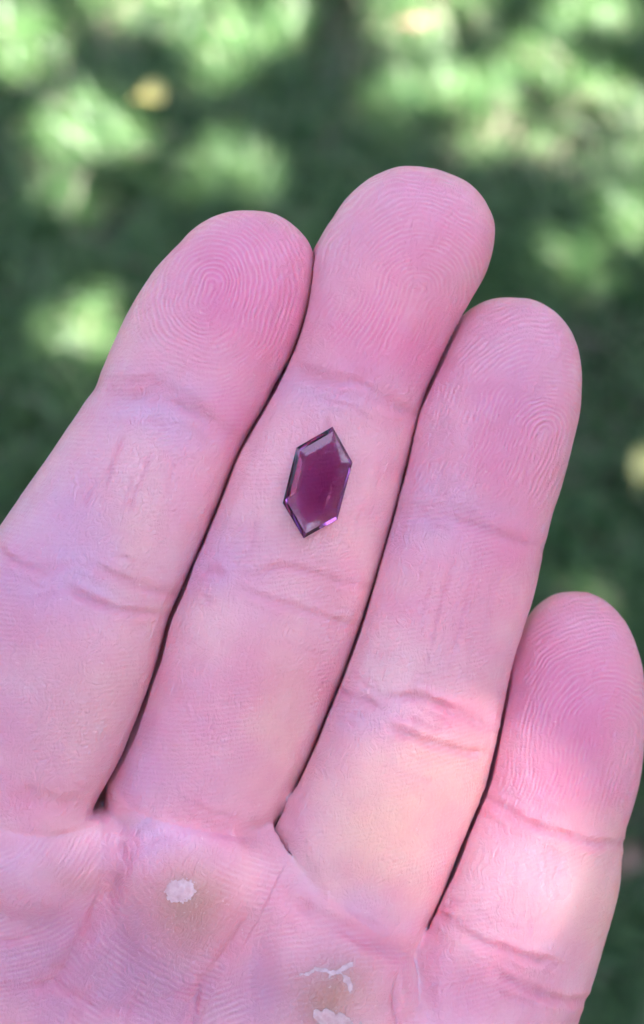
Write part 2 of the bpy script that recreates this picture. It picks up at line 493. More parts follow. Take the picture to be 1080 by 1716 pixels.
# ------------------------------------------------------------------ creases and wrinkles (photo px; depth mm; width mm; which digit)
CREASES = [
 # index finger
 (0, [(160, 652), (215, 665), (270, 662), (335, 690), (400, 742)], .16, .9), (0, [(175, 640), (260, 640), (330, 668)], .10, .7),
 (0, [(205, 735), (190, 775), (172, 822)], .16, .32), (0, [(252, 765), (235, 805), (215, 858)], .13, .32), (0, [(160, 808), (140, 848)], .12, .32),
 (0, [(295, 770), (275, 840)], .08, .35), (0, [(225, 790), (205, 850)], .08, .3),
 (0, [(-10, 915), (35, 945), (75, 956), (110, 948)], .16, .55), (0, [(150, 945), (180, 960), (220, 976), (270, 995), (300, 996)], .20, .55),
 (0, [(105, 983), (150, 1003), (190, 1023), (230, 1028), (275, 1030)], .22, .5), (0, [(60, 1010), (100, 990)], .08, .5),
 (4, [(0, 1352), (50, 1335), (100, 1348), (165, 1340)], .20, 1.2), (0, [(0, 1352), (50, 1335), (100, 1348), (165, 1340)], .20, 1.2),
 # middle finger
 (1, [(480, 616), (520, 628), (560, 635), (603, 642), (640, 664), (698, 700)], .17, .7), (1, [(560, 660), (620, 668), (672, 690)], .10, .6),
 (1, [(340, 955), (378, 965)], .14, .5), (1, [(400, 968), (475, 950), (520, 960), (572, 977), (625, 985)], .12, .5), (1, [(400, 985), (450, 1005), (505, 1022), (560, 1040), (598, 1048)], .22, .45),
 (1, [(545, 700), (555, 730)], .1, .3), (1, [(610, 840), (600, 880)], .08, .3), (1, [(430, 870), (415, 940)], .08, .4), (1, [(640, 780), (620, 860)], .07, .4),
 (1, [(270, 1345), (320, 1375), (390, 1393), (440, 1403)], .22, 1.2), (4, [(270, 1345), (320, 1375), (390, 1393), (440, 1403)], .22, 1.2), (1, [(300, 1340), (360, 1365), (430, 1380)], .10, .5),
 # ring finger
 (2, [(675, 858), (756, 866), (841, 898), (912, 922)], .15, .9), (2, [(690, 850), (760, 850), (800, 862)], .08, .5),
 (2, [(764, 915), (752, 965), (735, 1020), (715, 1110)], .13, .3), (2, [(800, 925), (788, 985), (770, 1050), (752, 1120)], .14, .3), (2, [(838, 945), (820, 1010), (805, 1080)], .10, .3),
 (2, [(728, 930), (712, 1000), (700, 1080)], .08, .3), (2, [(785, 1080), (780, 1150)], .08, .3),
 (2, [(562, 1155), (620, 1178), (640, 1190)], .14, .5), (2, [(640, 1170), (700, 1168), (745, 1185), (790, 1205), (828, 1228)], .22, .55), (2, [(655, 1218), (710, 1244), (765, 1256), (822, 1263)], .26, .5),
 (2, [(488, 1512), (551, 1540), (627, 1580), (672, 1604)], .24, .9), (4, [(488, 1512), (551, 1540), (627, 1580), (672, 1604)], .24, .9),
 # little finger
 (3, [(806, 1334), (840, 1352), (868, 1376), (925, 1394)], .26, .55), (3, [(900, 1385), (950, 1402), (992, 1413), (1052, 1414)], .24, .5),
 (3, [(740, 1540), (775, 1562), (812, 1585), (860, 1598), (893, 1608), (940, 1620)], .28, .55), (3, [(826, 1632), (893, 1660), (950, 1678), (985, 1676)], .24, .55), (3, [(735, 1530), (790, 1552)], .15, .5),
 (3, [(905, 1450), (895, 1500), (885, 1570)], .07, .3), (3, [(940, 1430), (925, 1500)], .06, .3), (3, [(870, 1430), (855, 1500)], .05, .3),
 # palm
 (4, [(-10, 1580), (30, 1574), (58, 1563)], .18, .5), (4, [(232, 1655), (215, 1690), (203, 1730)], .16, .5), (4, [(342, 1628), (330, 1670), (318, 1730)], .18, .5),
 (4, [(205, 1375), (202, 1440), (185, 1490), (165, 1540), (120, 1610), (70, 1655)], .30, 1.2), (4, [(230, 1400), (210, 1470)], .12, .5), (4, [(415, 1535), (385, 1590), (350, 1640), (300, 1700)], .26, .9),
 (4, [(667, 1640), (664, 1668), (667, 1700), (676, 1735)], .36, .5), (3, [(667, 1640), (664, 1668), (667, 1700), (676, 1735)], .36, .5),
 (4, [(0, 1660), (90, 1650), (160, 1690), (230, 1690)], .12, .6), (4, [(120, 1716), (160, 1640)], .10, .5), (4, [(260, 1680), (330, 1650)], .1, .4), (4, [(240, 1420), (300, 1395)], .08, .5),
]
wr = np.random.default_rng(17)
for who, line, dep, wid in list(CREASES):
    if dep < 0.13 or who == 4 or wid < 0.4: continue
    L = np.array(line, float)
    for q in range(12):
        f0 = wr.uniform(0, 0.6); f1 = f0 + wr.uniform(0.2, 0.5)
        tt = np.linspace(f0, min(f1, 1.0), 5)
        cu = np.concatenate([[0], np.cumsum(np.linalg.norm(np.diff(L, axis=0), axis=1))]); cu /= cu[-1]
        off = wr.normal(0, 24); sl = wr.normal(0, 9)
        CREASES.append((who, [(np.interp(x, cu, L[:, 0]) - 0.35 * off, np.interp(x, cu, L[:, 1]) + off + sl * (x - f0) + wr.normal(0, 2)) for x in tt], wr.uniform(.03, .075), wr.uniform(.2, .3)))
disp = np.zeros(len(V)); crease_red = np.zeros(len(V))
wob = vnoise(V * 0.55, 11) * 0.4 + vnoise(V * 1.4, 12) * 0.3
for who, line, dep, wid in CREASES:
    L = np.array(line, float)
    m = (PX > L[:, 0].min() - 60) & (PX < L[:, 0].max() + 60) & (PY > L[:, 1].min() - 60) & (PY < L[:, 1].max() + 60) & (NRM[:, 2] > 0.02)
    if who < 4:
        m &= (WHO == who)
    else:
        m &= (WHO == 4)
    k = np.nonzero(m)[0]
    if len(k) == 0: continue
    P2 = np.stack([PX[k], PY[k]], 1)
    best = np.full(len(k), 1e9); along = np.zeros(len(k))
    seg = np.linalg.norm(np.diff(L, axis=0), axis=1); cum = np.concatenate([[0], np.cumsum(seg)])
    for i in range(len(L) - 1):
        d = L[i + 1] - L[i]
        h = np.clip(((P2 - L[i]) @ d) / (d @ d), 0, 1)
        e = np.linalg.norm(P2 - L[i] - h[:, None] * d, axis=1)
        b = e < best
        best[b] = e[b]; along[b] = (cum[i] + h[b] * seg[i]) / cum[-1]
    x = np.abs(best / 16.0 + wob[k] * 0.4); dep = dep * 1.55 if dep >= 0.17 or wid > 0.45 else dep * 1.25; wid = wid * 0.8
    fade = np.clip(np.minimum(along, 1 - along) * 4 + 0.4, 0, 1) * np.clip(0.75 + 0.9 * vnoise(V[k] / 1.7, 13), 0.6, 1.2)
    disp[k] += fade * dep * (-np.exp(-(x / wid) ** 2) + (0.35 if dep < 0.45 else 0.05) * np.exp(-((x - 2.0 * wid) / (1.2 * wid)) ** 2))
    crease_red[k] += fade * np.exp(-(x / (wid * 1.6)) ** 2) * min(dep / 0.22, 1.0)
# soft unevenness of flesh
disp += 0.10 * vnoise(V / 4.5, 3) + 0.05 * vnoise(V / 1.9, 4)
disp += 0.018 * vnoise(V / 0.8, 5)

# ------------------------------------------------------------------ papillary ridges: a smooth phase per vertex (the shader takes its sine)
PER = 8.0
ph_tip = np.zeros(len(V)); am_tip = np.zeros(len(V)); ph_sh = np.zeros(len(V)); am_sh = np.zeros(len(V))
T_ = np.zeros(len(V)); S_ = np.zeros(len(V))
X = PX + 4 * vnoise(V / 4.0, 21) + 2.0 * vnoise(V / 1.6, 22); Y = PY + 4 * vnoise(V / 4.0, 23) + 2.0 * vnoise(V / 1.6, 24)
cores = [((348, 492), 0.30, 'whorl', 0.0), ((702, 486), 0.30, 'loop', 1.5), ((914, 722), 0.22, 'loop', 1.6), ((1020, 1222), 0.08, 'loop', 0.9)]
for i, (c, tilt, kind, skew) in enumerate(cores):
    k = np.nonzero(WHO == i)[0]
    t, s = FINGERS[i].local(V[k])
    T_[k] = t; S_[k] = s
    dx, dy = X[k] - c[0], Y[k] - c[1]
    # turn so that +b runs down the finger
    ca, sa = math.cos(tilt), math.sin(tilt)
    b = dy * ca - dx * sa; a = dx * ca + dy * sa
    if kind == 'whorl':
        r = np.sqrt(a * a + (np.maximum(np.abs(b) - 16, 0)) ** 2 + 12)
    else:
        bend = 0.0009 * np.maximum(b, 0) ** 2 * skew
        a = a + bend
        r = np.sqrt(a * a + np.minimum(b, 0) ** 2 + 12)
    r = r + 6 * vnoise(V[k] / 3.4, 80 + i) + 2.0 * vnoise(V[k] / 1.1, 84 + i)
    ph_tip[k] = r / PER * 2 * math.pi
    tj = {0: 20, 1: 23, 2: 23.5, 3: 24}[i]
    am_tip[k] = np.clip((tj + 1.5 - t) / 5.0, 0, 1) * np.clip(0.50 + 0.6 * vnoise(V[k] / 3.2, 40 + i) + 0.65 * vnoise(V[k] / 0.8, 44 + i), 0.05, 1.0)
    ph_sh[k] = (t * 16 + 14 * np.sin(s / 5.0) + 0.35 * s * 16) / 8.2 * 2 * math.pi
    am_sh[k] = np.clip((t - tj + 4) / 5.0, 0, 1) * np.clip(0.30 + 0.6 * vnoise(V[k] / 4.0, 50 + i), 0.0, 0.8)
k = np.nonzero(WHO == 4)[0]
d2 = V[k, :2] - PALM_O
T_[k] = -(d2 @ PALM_A) ; S_[k] = d2 @ PALM_N
r1 = np.hypot((X[k] - 470) * 0.85, (Y[k] - 1340) * 1.0)       # ridges sweep round the mound under the middle finger
r2 = np.hypot((X[k] - 760) * 0.5, (Y[k] - 1900) * 1.15)
r3 = np.hypot((X[k] + 60) * 1.0, (Y[k] - 1350) * 1.2)
ph_tip[k] = np.where(X[k] < 205 - (Y[k] - 1400) * 0.45, r3, np.where(X[k] < 450 - (Y[k] - 1500) * 0.55, r1, r2)) / 9.6 * 2 * math.pi
am_tip[k] = np.clip(0.38 + 0.5 * vnoise(V[k] / 3.0, 60) + 0.5 * vnoise(V[k] / 0.8, 61), 0.0, 1.0)
am_tip *= FRONT * SEAM; am_sh *= FRONT * SEAM

# ------------------------------------------------------------------ skin colour (blood, veins, callus; purple also paints in shade at lower left): photo px, radii, mix amount
base = np.array([0.725, 0.300, 0.385])
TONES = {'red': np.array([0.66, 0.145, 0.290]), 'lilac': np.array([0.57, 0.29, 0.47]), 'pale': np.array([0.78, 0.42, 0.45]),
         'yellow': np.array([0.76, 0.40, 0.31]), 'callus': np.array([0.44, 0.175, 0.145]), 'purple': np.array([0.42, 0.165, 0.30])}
BLOBS = [
 (0, 'red', 400, 500, 130, 130, .75), (0, 'red', 455, 560, 70, 150, .5), (0, 'lilac', 265, 690, 110, 55, .6), (0, 'lilac', 130, 860, 160, 110, .45), (0, 'lilac', 130, 970, 170, 60, .65), (0, 'purple', 120, 1180, 190, 170, .30), (0, 'yellow', 230, 900, 60, 160, .3), (0, 'red', 400, 700, 60, 60, .4),  # purple is shade painted over the lower index
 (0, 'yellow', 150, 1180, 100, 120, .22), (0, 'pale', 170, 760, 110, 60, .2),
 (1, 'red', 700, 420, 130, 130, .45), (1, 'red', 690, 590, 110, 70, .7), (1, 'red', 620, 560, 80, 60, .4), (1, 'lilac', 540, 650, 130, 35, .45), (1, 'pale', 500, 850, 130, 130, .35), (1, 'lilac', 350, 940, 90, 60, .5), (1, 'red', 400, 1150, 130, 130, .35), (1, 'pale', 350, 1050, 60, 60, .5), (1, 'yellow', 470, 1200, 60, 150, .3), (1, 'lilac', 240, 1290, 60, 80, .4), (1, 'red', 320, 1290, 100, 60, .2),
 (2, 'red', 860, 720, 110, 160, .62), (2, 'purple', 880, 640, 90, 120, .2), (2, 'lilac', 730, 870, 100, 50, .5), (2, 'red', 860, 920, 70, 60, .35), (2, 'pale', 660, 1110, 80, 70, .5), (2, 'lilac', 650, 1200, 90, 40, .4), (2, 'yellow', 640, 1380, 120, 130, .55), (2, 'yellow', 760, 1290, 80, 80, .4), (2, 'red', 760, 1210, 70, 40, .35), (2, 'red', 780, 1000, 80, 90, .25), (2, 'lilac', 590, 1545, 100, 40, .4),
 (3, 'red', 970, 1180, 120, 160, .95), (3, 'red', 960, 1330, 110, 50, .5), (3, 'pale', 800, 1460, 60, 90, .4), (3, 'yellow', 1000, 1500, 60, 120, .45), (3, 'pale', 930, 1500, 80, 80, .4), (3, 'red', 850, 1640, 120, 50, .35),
 (4, 'lilac', 260, 1390, 120, 50, .7), (4, 'callus', 318, 1510, 90, 74, .9), (4, 'callus', 548, 1668, 80, 62, .9), (4, 'purple', 230, 1650, 200, 95, .55), (4, 'purple', 80, 1600, 140, 110, .55), (4, 'lilac', 60, 1450, 110, 60, .45), (4, 'pale', 165, 1375, 60, 26, .5), (4, 'red', 430, 1560, 60, 90, .35), (4, 'pale', 430, 1480, 40, 80, .25), (4, 'purple', 140, 1540, 60, 90, .45), (4, 'callus', 130, 1470, 60, 30, .3), (4, 'purple', 420, 1670, 70, 50, .35),  # purple: fold tone plus shade painted at lower left
]
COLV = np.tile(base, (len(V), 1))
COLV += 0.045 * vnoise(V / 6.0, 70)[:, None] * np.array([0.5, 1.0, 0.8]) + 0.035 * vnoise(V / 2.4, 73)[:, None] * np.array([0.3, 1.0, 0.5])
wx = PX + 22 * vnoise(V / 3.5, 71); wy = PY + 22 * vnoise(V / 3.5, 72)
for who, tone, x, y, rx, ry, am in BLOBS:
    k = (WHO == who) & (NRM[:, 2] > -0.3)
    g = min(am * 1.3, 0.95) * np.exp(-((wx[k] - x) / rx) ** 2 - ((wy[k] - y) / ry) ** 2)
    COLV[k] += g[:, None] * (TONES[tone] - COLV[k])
g = np.clip(crease_red, 0, 1)[:, None] * 0.40
COLV += g * (np.array([0.63, 0.14, 0.24]) - COLV)
callus = np.zeros(len(V))
for who, tone, x, y, rx, ry, am in BLOBS:
    if tone == 'callus':
        callus += np.where(WHO == who, am * np.exp(-((wx - x) / rx) ** 2 - ((wy - y) / ry) ** 2), 0)
am_tip *= np.clip(1 - 0.9 * callus, 0.05, 1)

VD = V + NRM * disp[:, None]
me = fast_mesh("hand", VD * 0.001, Q)
def attr(me, name, typ, arr):
    a = me.attributes.new(name, typ, 'POINT')
    a.data.foreach_set("color" if typ == 'FLOAT_COLOR' else ("vector" if typ == 'FLOAT_VECTOR' else "value"), np.ascontiguousarray(arr, np.float32).ravel())
attr(me, "skin_colour", 'FLOAT_COLOR', np.concatenate([np.clip(COLV, 0, 1), np.ones((len(V), 1))], 1))
attr(me, "ridge_phase", 'FLOAT', ph_tip); attr(me, "ridge_amount", 'FLOAT', am_tip)
attr(me, "shaft_phase", 'FLOAT', ph_sh); attr(me, "shaft_amount", 'FLOAT', am_sh)
attr(me, "digit_coords", 'FLOAT_VECTOR', np.stack([S_, T_, WHO * 50.0], 1))
gloss = np.zeros(len(V))
for x, y, rx, ry, am in ((722, 1222, 60, 34, 1.0), (925, 1475, 45, 80, 1.0), (915, 1620, 70, 28, 0.8), (540, 1030, 50, 22, 0.6), (700, 1180, 40, 20, 0.5), (545, 1665, 30, 22, 0.8)):
    gloss += am * np.exp(-((wx - x) / rx) ** 2 - ((wy - y) / ry) ** 2) * FRONT
attr(me, "gloss", 'FLOAT', np.clip(gloss, 0, 1))
attr(me, "callus", 'FLOAT', callus)
attr(me, "palm_side", 'FLOAT', SEAM * np.clip(FRONT + 0.3, 0, 1))

def skin_material():
    m, nt, bs, out = mat_new("skin")
    Lk = nt.links.new
    A = lambda n: N(nt, "ShaderNodeAttribute", attribute_name=n)
    colr, rp, ra, sp, sa, dc, ca, ps = (A(n) for n in ("skin_colour", "ridge_phase", "ridge_amount", "shaft_phase", "shaft_amount", "digit_coords", "callus", "palm_side"))
    tc = N(nt, "ShaderNodeTexCoord")
    def noise(vec, scale, detail=2, rough=0.5, dist=0.0):
        n = N(nt, "ShaderNodeTexNoise"); n.inputs["Scale"].default_value = scale; n.inputs["Detail"].default_value = detail
        n.inputs["Roughness"].default_value = rough; n.inputs["Distortion"].default_value = dist
        Lk(vec, n.inputs["Vector"]); return n.outputs["Fac"]
    # ridges broken up by fine noise
    fine = noise(tc.outputs["Object"], 2600, 2)
    med = noise(tc.outputs["Object"], 700, 3)
    wobble = MATH(nt, 'MULTIPLY', MATH(nt, 'SUBTRACT', med, 0.5), 2.6)
    r1 = MATH(nt, 'MULTIPLY', MATH(nt, 'SINE', MATH(nt, 'ADD', rp.outputs["Fac"], wobble)), ra.outputs["Fac"])
    r2 = MATH(nt, 'MULTIPLY', MATH(nt, 'SINE', MATH(nt, 'ADD', sp.outputs["Fac"], MATH(nt, 'MULTIPLY', wobble, 2.0))), sa.outputs["Fac"])
    # fine lines along each digit
    mp = N(nt, "ShaderNodeMapping"); mp.inputs["Scale"].default_value = (3.4, 0.42, 1.0)
    wv = N(nt, "ShaderNodeTexNoise"); wv.inputs["Scale"].default_value = 0.35; wv.inputs["Detail"].default_value = 2
    Lk(dc.outputs["Vector"], wv.inputs["Vector"])
    wa = N(nt, "ShaderNodeVectorMath", operation='MULTIPLY_ADD'); wa.inputs[1].default_value = (3.2, 3.2, 0)
    Lk(wv.outputs["Color"], wa.inputs[0]); Lk(dc.outputs["Vector"], wa.inputs[2])
    Lk(wa.outputs["Vector"], mp.inputs["Vector"])
    longl = noise(mp.outputs["Vector"], 1.0, 3, 0.6)
    mp2 = N(nt, "ShaderNodeMapping"); mp2.inputs["Scale"].default_value = (1.0, 2.6, 1.0)
    Lk(wa.outputs["Vector"], mp2.inputs["Vector"])
    crossl = noise(mp2.outputs["Vector"], 1.0, 3, 0.6, 0.6)
    vor = N(nt, "ShaderNodeTexVoronoi", feature='DISTANCE_TO_EDGE'); vor.inputs["Scale"].default_value = 1500
    Lk(tc.outputs["Object"], vor.inputs["Vector"])
    cell = MATH(nt, 'MINIMUM', MATH(nt, 'MULTIPLY', vor.outputs["Distance"], 6.0), 1.0)
    h = MATH(nt, 'MULTIPLY', r1, 0.000030)
    h = MATH(nt, 'ADD', h, MATH(nt, 'MULTIPLY', r2, 0.000022))
    nr = MATH(nt, 'MULTIPLY', MATH(nt, 'SUBTRACT', 1.0, MATH(nt, 'MULTIPLY', ra.outputs["Fac"], 0.7), clamp=True), ps.outputs["Fac"])
    h = MATH(nt, 'ADD', h, MATH(nt, 'MULTIPLY', MATH(nt, 'MULTIPLY', longl, nr), 0.00021))
    h = MATH(nt, 'ADD', h, MATH(nt, 'MULTIPLY', MATH(nt, 'MULTIPLY', crossl, nr), 0.00008))
    h = MATH(nt, 'ADD', h, MATH(nt, 'MULTIPLY', cell, 0.000022))
    h = MATH(nt, 'ADD', h, MATH(nt, 'MULTIPLY', fine, 0.00003))
    bp = N(nt, "ShaderNodeBump"); bp.inputs["Strength"].default_value = 1.0; bp.inputs["Distance"].default_value = 1.0
    Lk(h, bp.inputs["Height"]); Lk(bp.outputs["Normal"], bs.inputs["Normal"])
    # colour: mottling, paler ridge tops
    mott = noise(tc.outputs["Object"], 260, 4, 0.6)
    mx = N(nt, "ShaderNodeMix", data_type='RGBA', blend_type='MIX')
    Lk(colr.outputs["Color"], mx.inputs["A"]); mx.inputs["B"].default_value = (0.62, 0.205, 0.28, 1)
    Lk(MATH(nt, 'MULTIPLY', MATH(nt, 'SUBTRACT', mott, 0.42, clamp=True), 0.9), mx.inputs["Factor"])
    mx2 = N(nt, "ShaderNodeMix", data_type='RGBA', blend_type='MIX')
    Lk(mx.outputs["Result"], mx2.inputs["A"]); mx2.inputs["B"].default_value = (0.82, 0.58, 0.62, 1)
    top = MATH(nt, 'POWER', MATH(nt, 'ADD', MATH(nt, 'MULTIPLY', MATH(nt, 'ADD', r1, MATH(nt, 'MULTIPLY', r2, 0.7)), 0.5), 0.5, clamp=True), 2.0)
    dry = MATH(nt, 'MULTIPLY', MATH(nt, 'SUBTRACT', noise(tc.outputs["Object"], 1700, 3, 0.7), MATH(nt, 'SUBTRACT', 0.66, MATH(nt, 'MULTIPLY', ca.outputs["Fac"], 0.05)), clamp=True), 3.2)  # dry-skin flecks, also standing in as painted white glints
    Lk(MATH(nt, 'ADD', MATH(nt, 'MULTIPLY', top, 0.20), dry, clamp=True), mx2.inputs["Factor"])
    Lk(mx2.outputs["Result"], bs.inputs["Base Color"])
    rg = MATH(nt, 'ADD', 0.27, MATH(nt, 'MULTIPLY', mott, 0.22))
    rg = MATH(nt, 'SUBTRACT', rg, MATH(nt, 'MULTIPLY', A('gloss').outputs['Fac'], 0.14))
    Lk(MATH(nt, 'SUBTRACT', rg, MATH(nt, 'MULTIPLY', ca.outputs["Fac"], 0.06)), bs.inputs["Roughness"])
    bs.inputs["Specular IOR Level"].default_value = 0.55
    bs.inputs["Subsurface Weight"].default_value = 0.85
    bs.inputs["Subsurface Radius"].default_value = (1.7, 0.38, 0.27)
    bs.inputs["Subsurface Scale"].default_value = 0.0009
    return m
SKIN = skin_material()
me.materials.append(SKIN)
hand = bpy.data.objects.new("hand", me)
COL.objects.link(hand)
hand.matrix_world = HAND_M
tag(hand, "open left hand held palm up, fingers together, white flake on the palm", "hand")

# peeling white skin on the two calluses: thin ragged scales lying on the palm, built from its own surface
def dead_skin_material():
    m, nt, bs, out = mat_new("dry_skin")
    tc = N(nt, "ShaderNodeTexCoord")
    n = N(nt, "ShaderNodeTexNoise"); n.inputs["Scale"].default_value = 1800; n.inputs["Detail"].default_value = 3
    nt.links.new(tc.outputs["Object"], n.inputs["Vector"])
    cr = N(nt, "ShaderNodeValToRGB")
    cr.color_ramp.elements[0].color = (0.54, 0.29, 0.33, 1); cr.color_ramp.elements[0].position = 0.3
    cr.color_ramp.elements[1].color = (0.65, 0.40, 0.46, 1); cr.color_ramp.elements[1].position = 0.7
    nt.links.new(n.outputs["Fac"], cr.inputs[0]); nt.links.new(cr.outputs[0], bs.inputs["Base Color"])
    b = N(nt, "ShaderNodeBump"); b.inputs["Distance"].default_value = 0.0001; b.inputs["Strength"].default_value = 0.6
    nt.links.new(n.outputs["Fac"], b.inputs["Height"]); nt.links.new(b.outputs["Normal"], bs.inputs["Normal"])
    bs.inputs["Roughness"].default_value = 0.45
    bs.inputs["Subsurface Weight"].default_value = 0.7; bs.inputs["Subsurface Radius"].default_value = (1.2, 0.6, 0.5); bs.inputs["Subsurface Scale"].default_value = 0.0006
    return m
DRY = dead_skin_material()

def skin_scale(name, outline_fn, label, thick=0.05):
    """a flap of dead skin: the faces of a 4x finer copy of the palm inside outline_fn(px, py) > 0"""
    NRMD = vert_normals(VD, Q)
    QC = VD[Q].mean(1); cx, cy = uv2px(QC)
    rough = outline_fn(cx, cy, 18.0) & (WHO[Q[:, 0]] == 4) & (NRM[Q[:, 0], 2] > 0.2)
    q = Q[rough]
    ids, inv = np.unique(q, return_inverse=True)
    v = VD[ids]; n = NRMD[ids]; q = inv.reshape(-1, 4)
    for _ in range(2):
        n_, _q = subdivide(n, q); v, q = subdivide(v, q); n = n_
    c = v[q].mean(1); x, y = uv2px(c)
    q = q[outline_fn(x, y, 0.0)]
    ids, inv = np.unique(q, return_inverse=True)
    v = v[ids]; n = n[ids]; q = inv.reshape(-1, 4)
    n = n / np.linalg.norm(n, axis=1)[:, None]
    top = v + n * (thick + 0.03 * vnoise(v * 3.0, 90))[:, None]
    nv = len(v)
    E = np.concatenate([q[:, [0, 1]], q[:, [1, 2]], q[:, [2, 3]], q[:, [3, 0]]])
    key = set(map(tuple, E))
    rim = np.array([e for e in map(tuple, E) if (e[1], e[0]) not in key])
    side = np.stack([rim[:, 1], rim[:, 0], rim[:, 0] + nv, rim[:, 1] + nv], 1)
    m = fast_mesh(name, np.concatenate([v, top]) * 0.001, np.concatenate([q + nv, side]), True)
    m.materials.append(DRY)
    o = bpy.data.objects.new(name, m); COL.objects.link(o); o.parent = hand
    if label: o["label"] = label
    return o
def nz(x, y, s, seed):
    return vnoise(np.stack([x / s, y / s, np.zeros_like(x)], 1), seed)
def flake_a(x, y, m):
    return (np.hypot((x - 302) / (25 + m), (y - 1492 + 0.12 * (x - 302)) / (19 + m)) + 0.20 * nz(x, y, 3.2, 5) + 0.10 * nz(x, y, 9, 6)) < 1
def flake_b(x, y, m):
    a = np.hypot((x - 562) / (34 + m), (y - 1709 - 0.25 * (x - 562)) / (15 + m)) + 0.30 * nz(x, y, 6, 7) + 0.25 * nz(x, y, 11, 8) < 1
    return a
def flake_c(x, y, m):
    ang = np.arctan2(y - 1670, x - 540); r = np.hypot((x - 540) / 1.05, y - 1670)
    arc = (np.abs(r - 46 - 5 * nz(x, y, 14, 9)) < 3.2 + m * 0.6 + 3.2 * nz(x, y, 6, 10)) & (ang > -2.4) & (ang < -0.15)
    br = (np.abs((y - 1624) + 0.5 * (x - 572)) < 3.4 + m * 0.6 + 3 * nz(x, y, 6, 12)) & (np.abs(x - 572) < 20 + m)
    return arc | br
skin_scale("dry_skin_scale", flake_a, "white round scale of dry skin on the callus under the middle finger")
skin_scale("dry_skin_scale", flake_b, "white peeling scale of dry skin under the ring finger at the bottom edge", 0.05)
skin_scale("dry_skin_scale", flake_c, "thin curved rim of peeling skin around the callus under the ring finger", 0.04)

# ------------------------------------------------------------------ the gem: an elongated hexagon, step cut, lying on the middle finger
def gem_material(name, tint):
    m, nt, bs, out = mat_new(name)
    bs.inputs["Base Color"].default_value = (*tint, 1)
    bs.inputs["Transmission Weight"].default_value = 1.0
    bs.inputs["Roughness"].default_value = 0.012
    bs.inputs["IOR"].default_value = 1.53
    tc = N(nt, "ShaderNodeTexCoord")
    n = N(nt, "ShaderNodeTexNoise"); n.inputs["Scale"].default_value = 900; n.inputs["Detail"].default_value = 2
    nt.links.new(tc.outputs["Object"], n.inputs["Vector"])
    b = N(nt, "ShaderNodeBump"); b.inputs["Distance"].default_value = 0.00001; b.inputs["Strength"].default_value = 0.25
    nt.links.new(n.outputs["Fac"], b.inputs["Height"]); nt.links.new(b.outputs["Normal"], bs.inputs["Normal"])
    return m
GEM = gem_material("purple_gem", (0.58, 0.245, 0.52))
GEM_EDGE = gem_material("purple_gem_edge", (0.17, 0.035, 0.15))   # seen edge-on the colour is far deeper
def surf_w(px, py):
    d = np.hypot(PX - px, PY - py) + np.where(NRM[:, 2] > 0.2, 0, 1e3)
    return VD[d.argmin(), 2]
gw = max(surf_w(532, 809), surf_w(525, 850) , surf_w(540, 770)) + 0.05
gw += 0.25
GZ = [gw, gw + 0.45, gw + 0.75, gw + 0.87, gw + 1.32, gw + 1.58]
gird_px = [(557.3, 714.6), (591, 774.7), (565.4, 870.4), (509, 902), (474.4, 843), (497.2, 750.3)]
tab_px = [(553, 740), (569, 775), (549, 855), (513, 877), (492.5, 843), (510, 764)]
gird = px2uv(gird_px, GZ[3]); tabl = px2uv(tab_px, GZ[5])
cen = gird.mean(0)
rings = [np.c_[cen + (gird - cen) * 0.58, np.full(6, GZ[0])], np.c_[cen + (gird - cen) * 0.86, np.full(6, GZ[1])],
         np.c_[gird, np.full(6, GZ[2])], np.c_[gird, np.full(6, GZ[3])],
         np.c_[cen + (gird * 0.66 + tabl * 0.34 - cen) * 1.0, np.full(6, GZ[4])], np.c_[tabl, np.full(6, GZ[5])]]
def tip_over(r):
    # the stone lies a little tilted on the round finger: its right side lower
    a = math.radians(14.9); c = np.array([cen[0], cen[1], GZ[2]])
    q = (r - c) * np.array([1 / math.cos(a), 1, 1])
    return c + np.stack([q[:, 0] * math.cos(a) + q[:, 2] * math.sin(a), q[:, 1], -q[:, 0] * math.sin(a) + q[:, 2] * math.cos(a)], 1)
rings = [tip_over(r) for r in rings]
GO = np.array([cen[0], cen[1], GZ[0]])
gem = bpy.data.objects.new("gemstone", None)
COL.objects.link(gem)
gem.empty_display_size = 0.002
gem.matrix_world = HAND_M @ Matrix.Translation(Vector(GO * 0.001))
tag(gem, "purple elongated hexagonal step cut gemstone lying on the middle finger", "gemstone")
RL = [(r - GO) * 0.001 for r in rings]
# outline runs clockwise seen from above: reverse for outward normals
def facet(name, vs, mat=None):
    return new_mesh_obj(name, vs, [list(range(len(vs)))], mat or GEM, gem)
facet("table_facet", RL[5][::-1])
for i in range(6):
    j = (i + 1) % 6
    facet("crown_facet", [RL[4][i], RL[5][i], RL[5][j], RL[4][j]])
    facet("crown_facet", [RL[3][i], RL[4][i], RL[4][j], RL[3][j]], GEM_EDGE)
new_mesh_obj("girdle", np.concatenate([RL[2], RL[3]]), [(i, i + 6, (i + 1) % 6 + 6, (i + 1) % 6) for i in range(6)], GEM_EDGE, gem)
pv = np.concatenate([RL[0], RL[1], RL[2]])
new_mesh_obj("pavilion", pv, [(i + 6, i + 12, (i + 1) % 6 + 12, (i + 1) % 6 + 6) for i in range(6)] + [(i, i + 6, (i + 1) % 6 + 6, (i + 1) % 6) for i in range(6)] + [(0, 1, 2, 3, 4, 5)], GEM, gem)

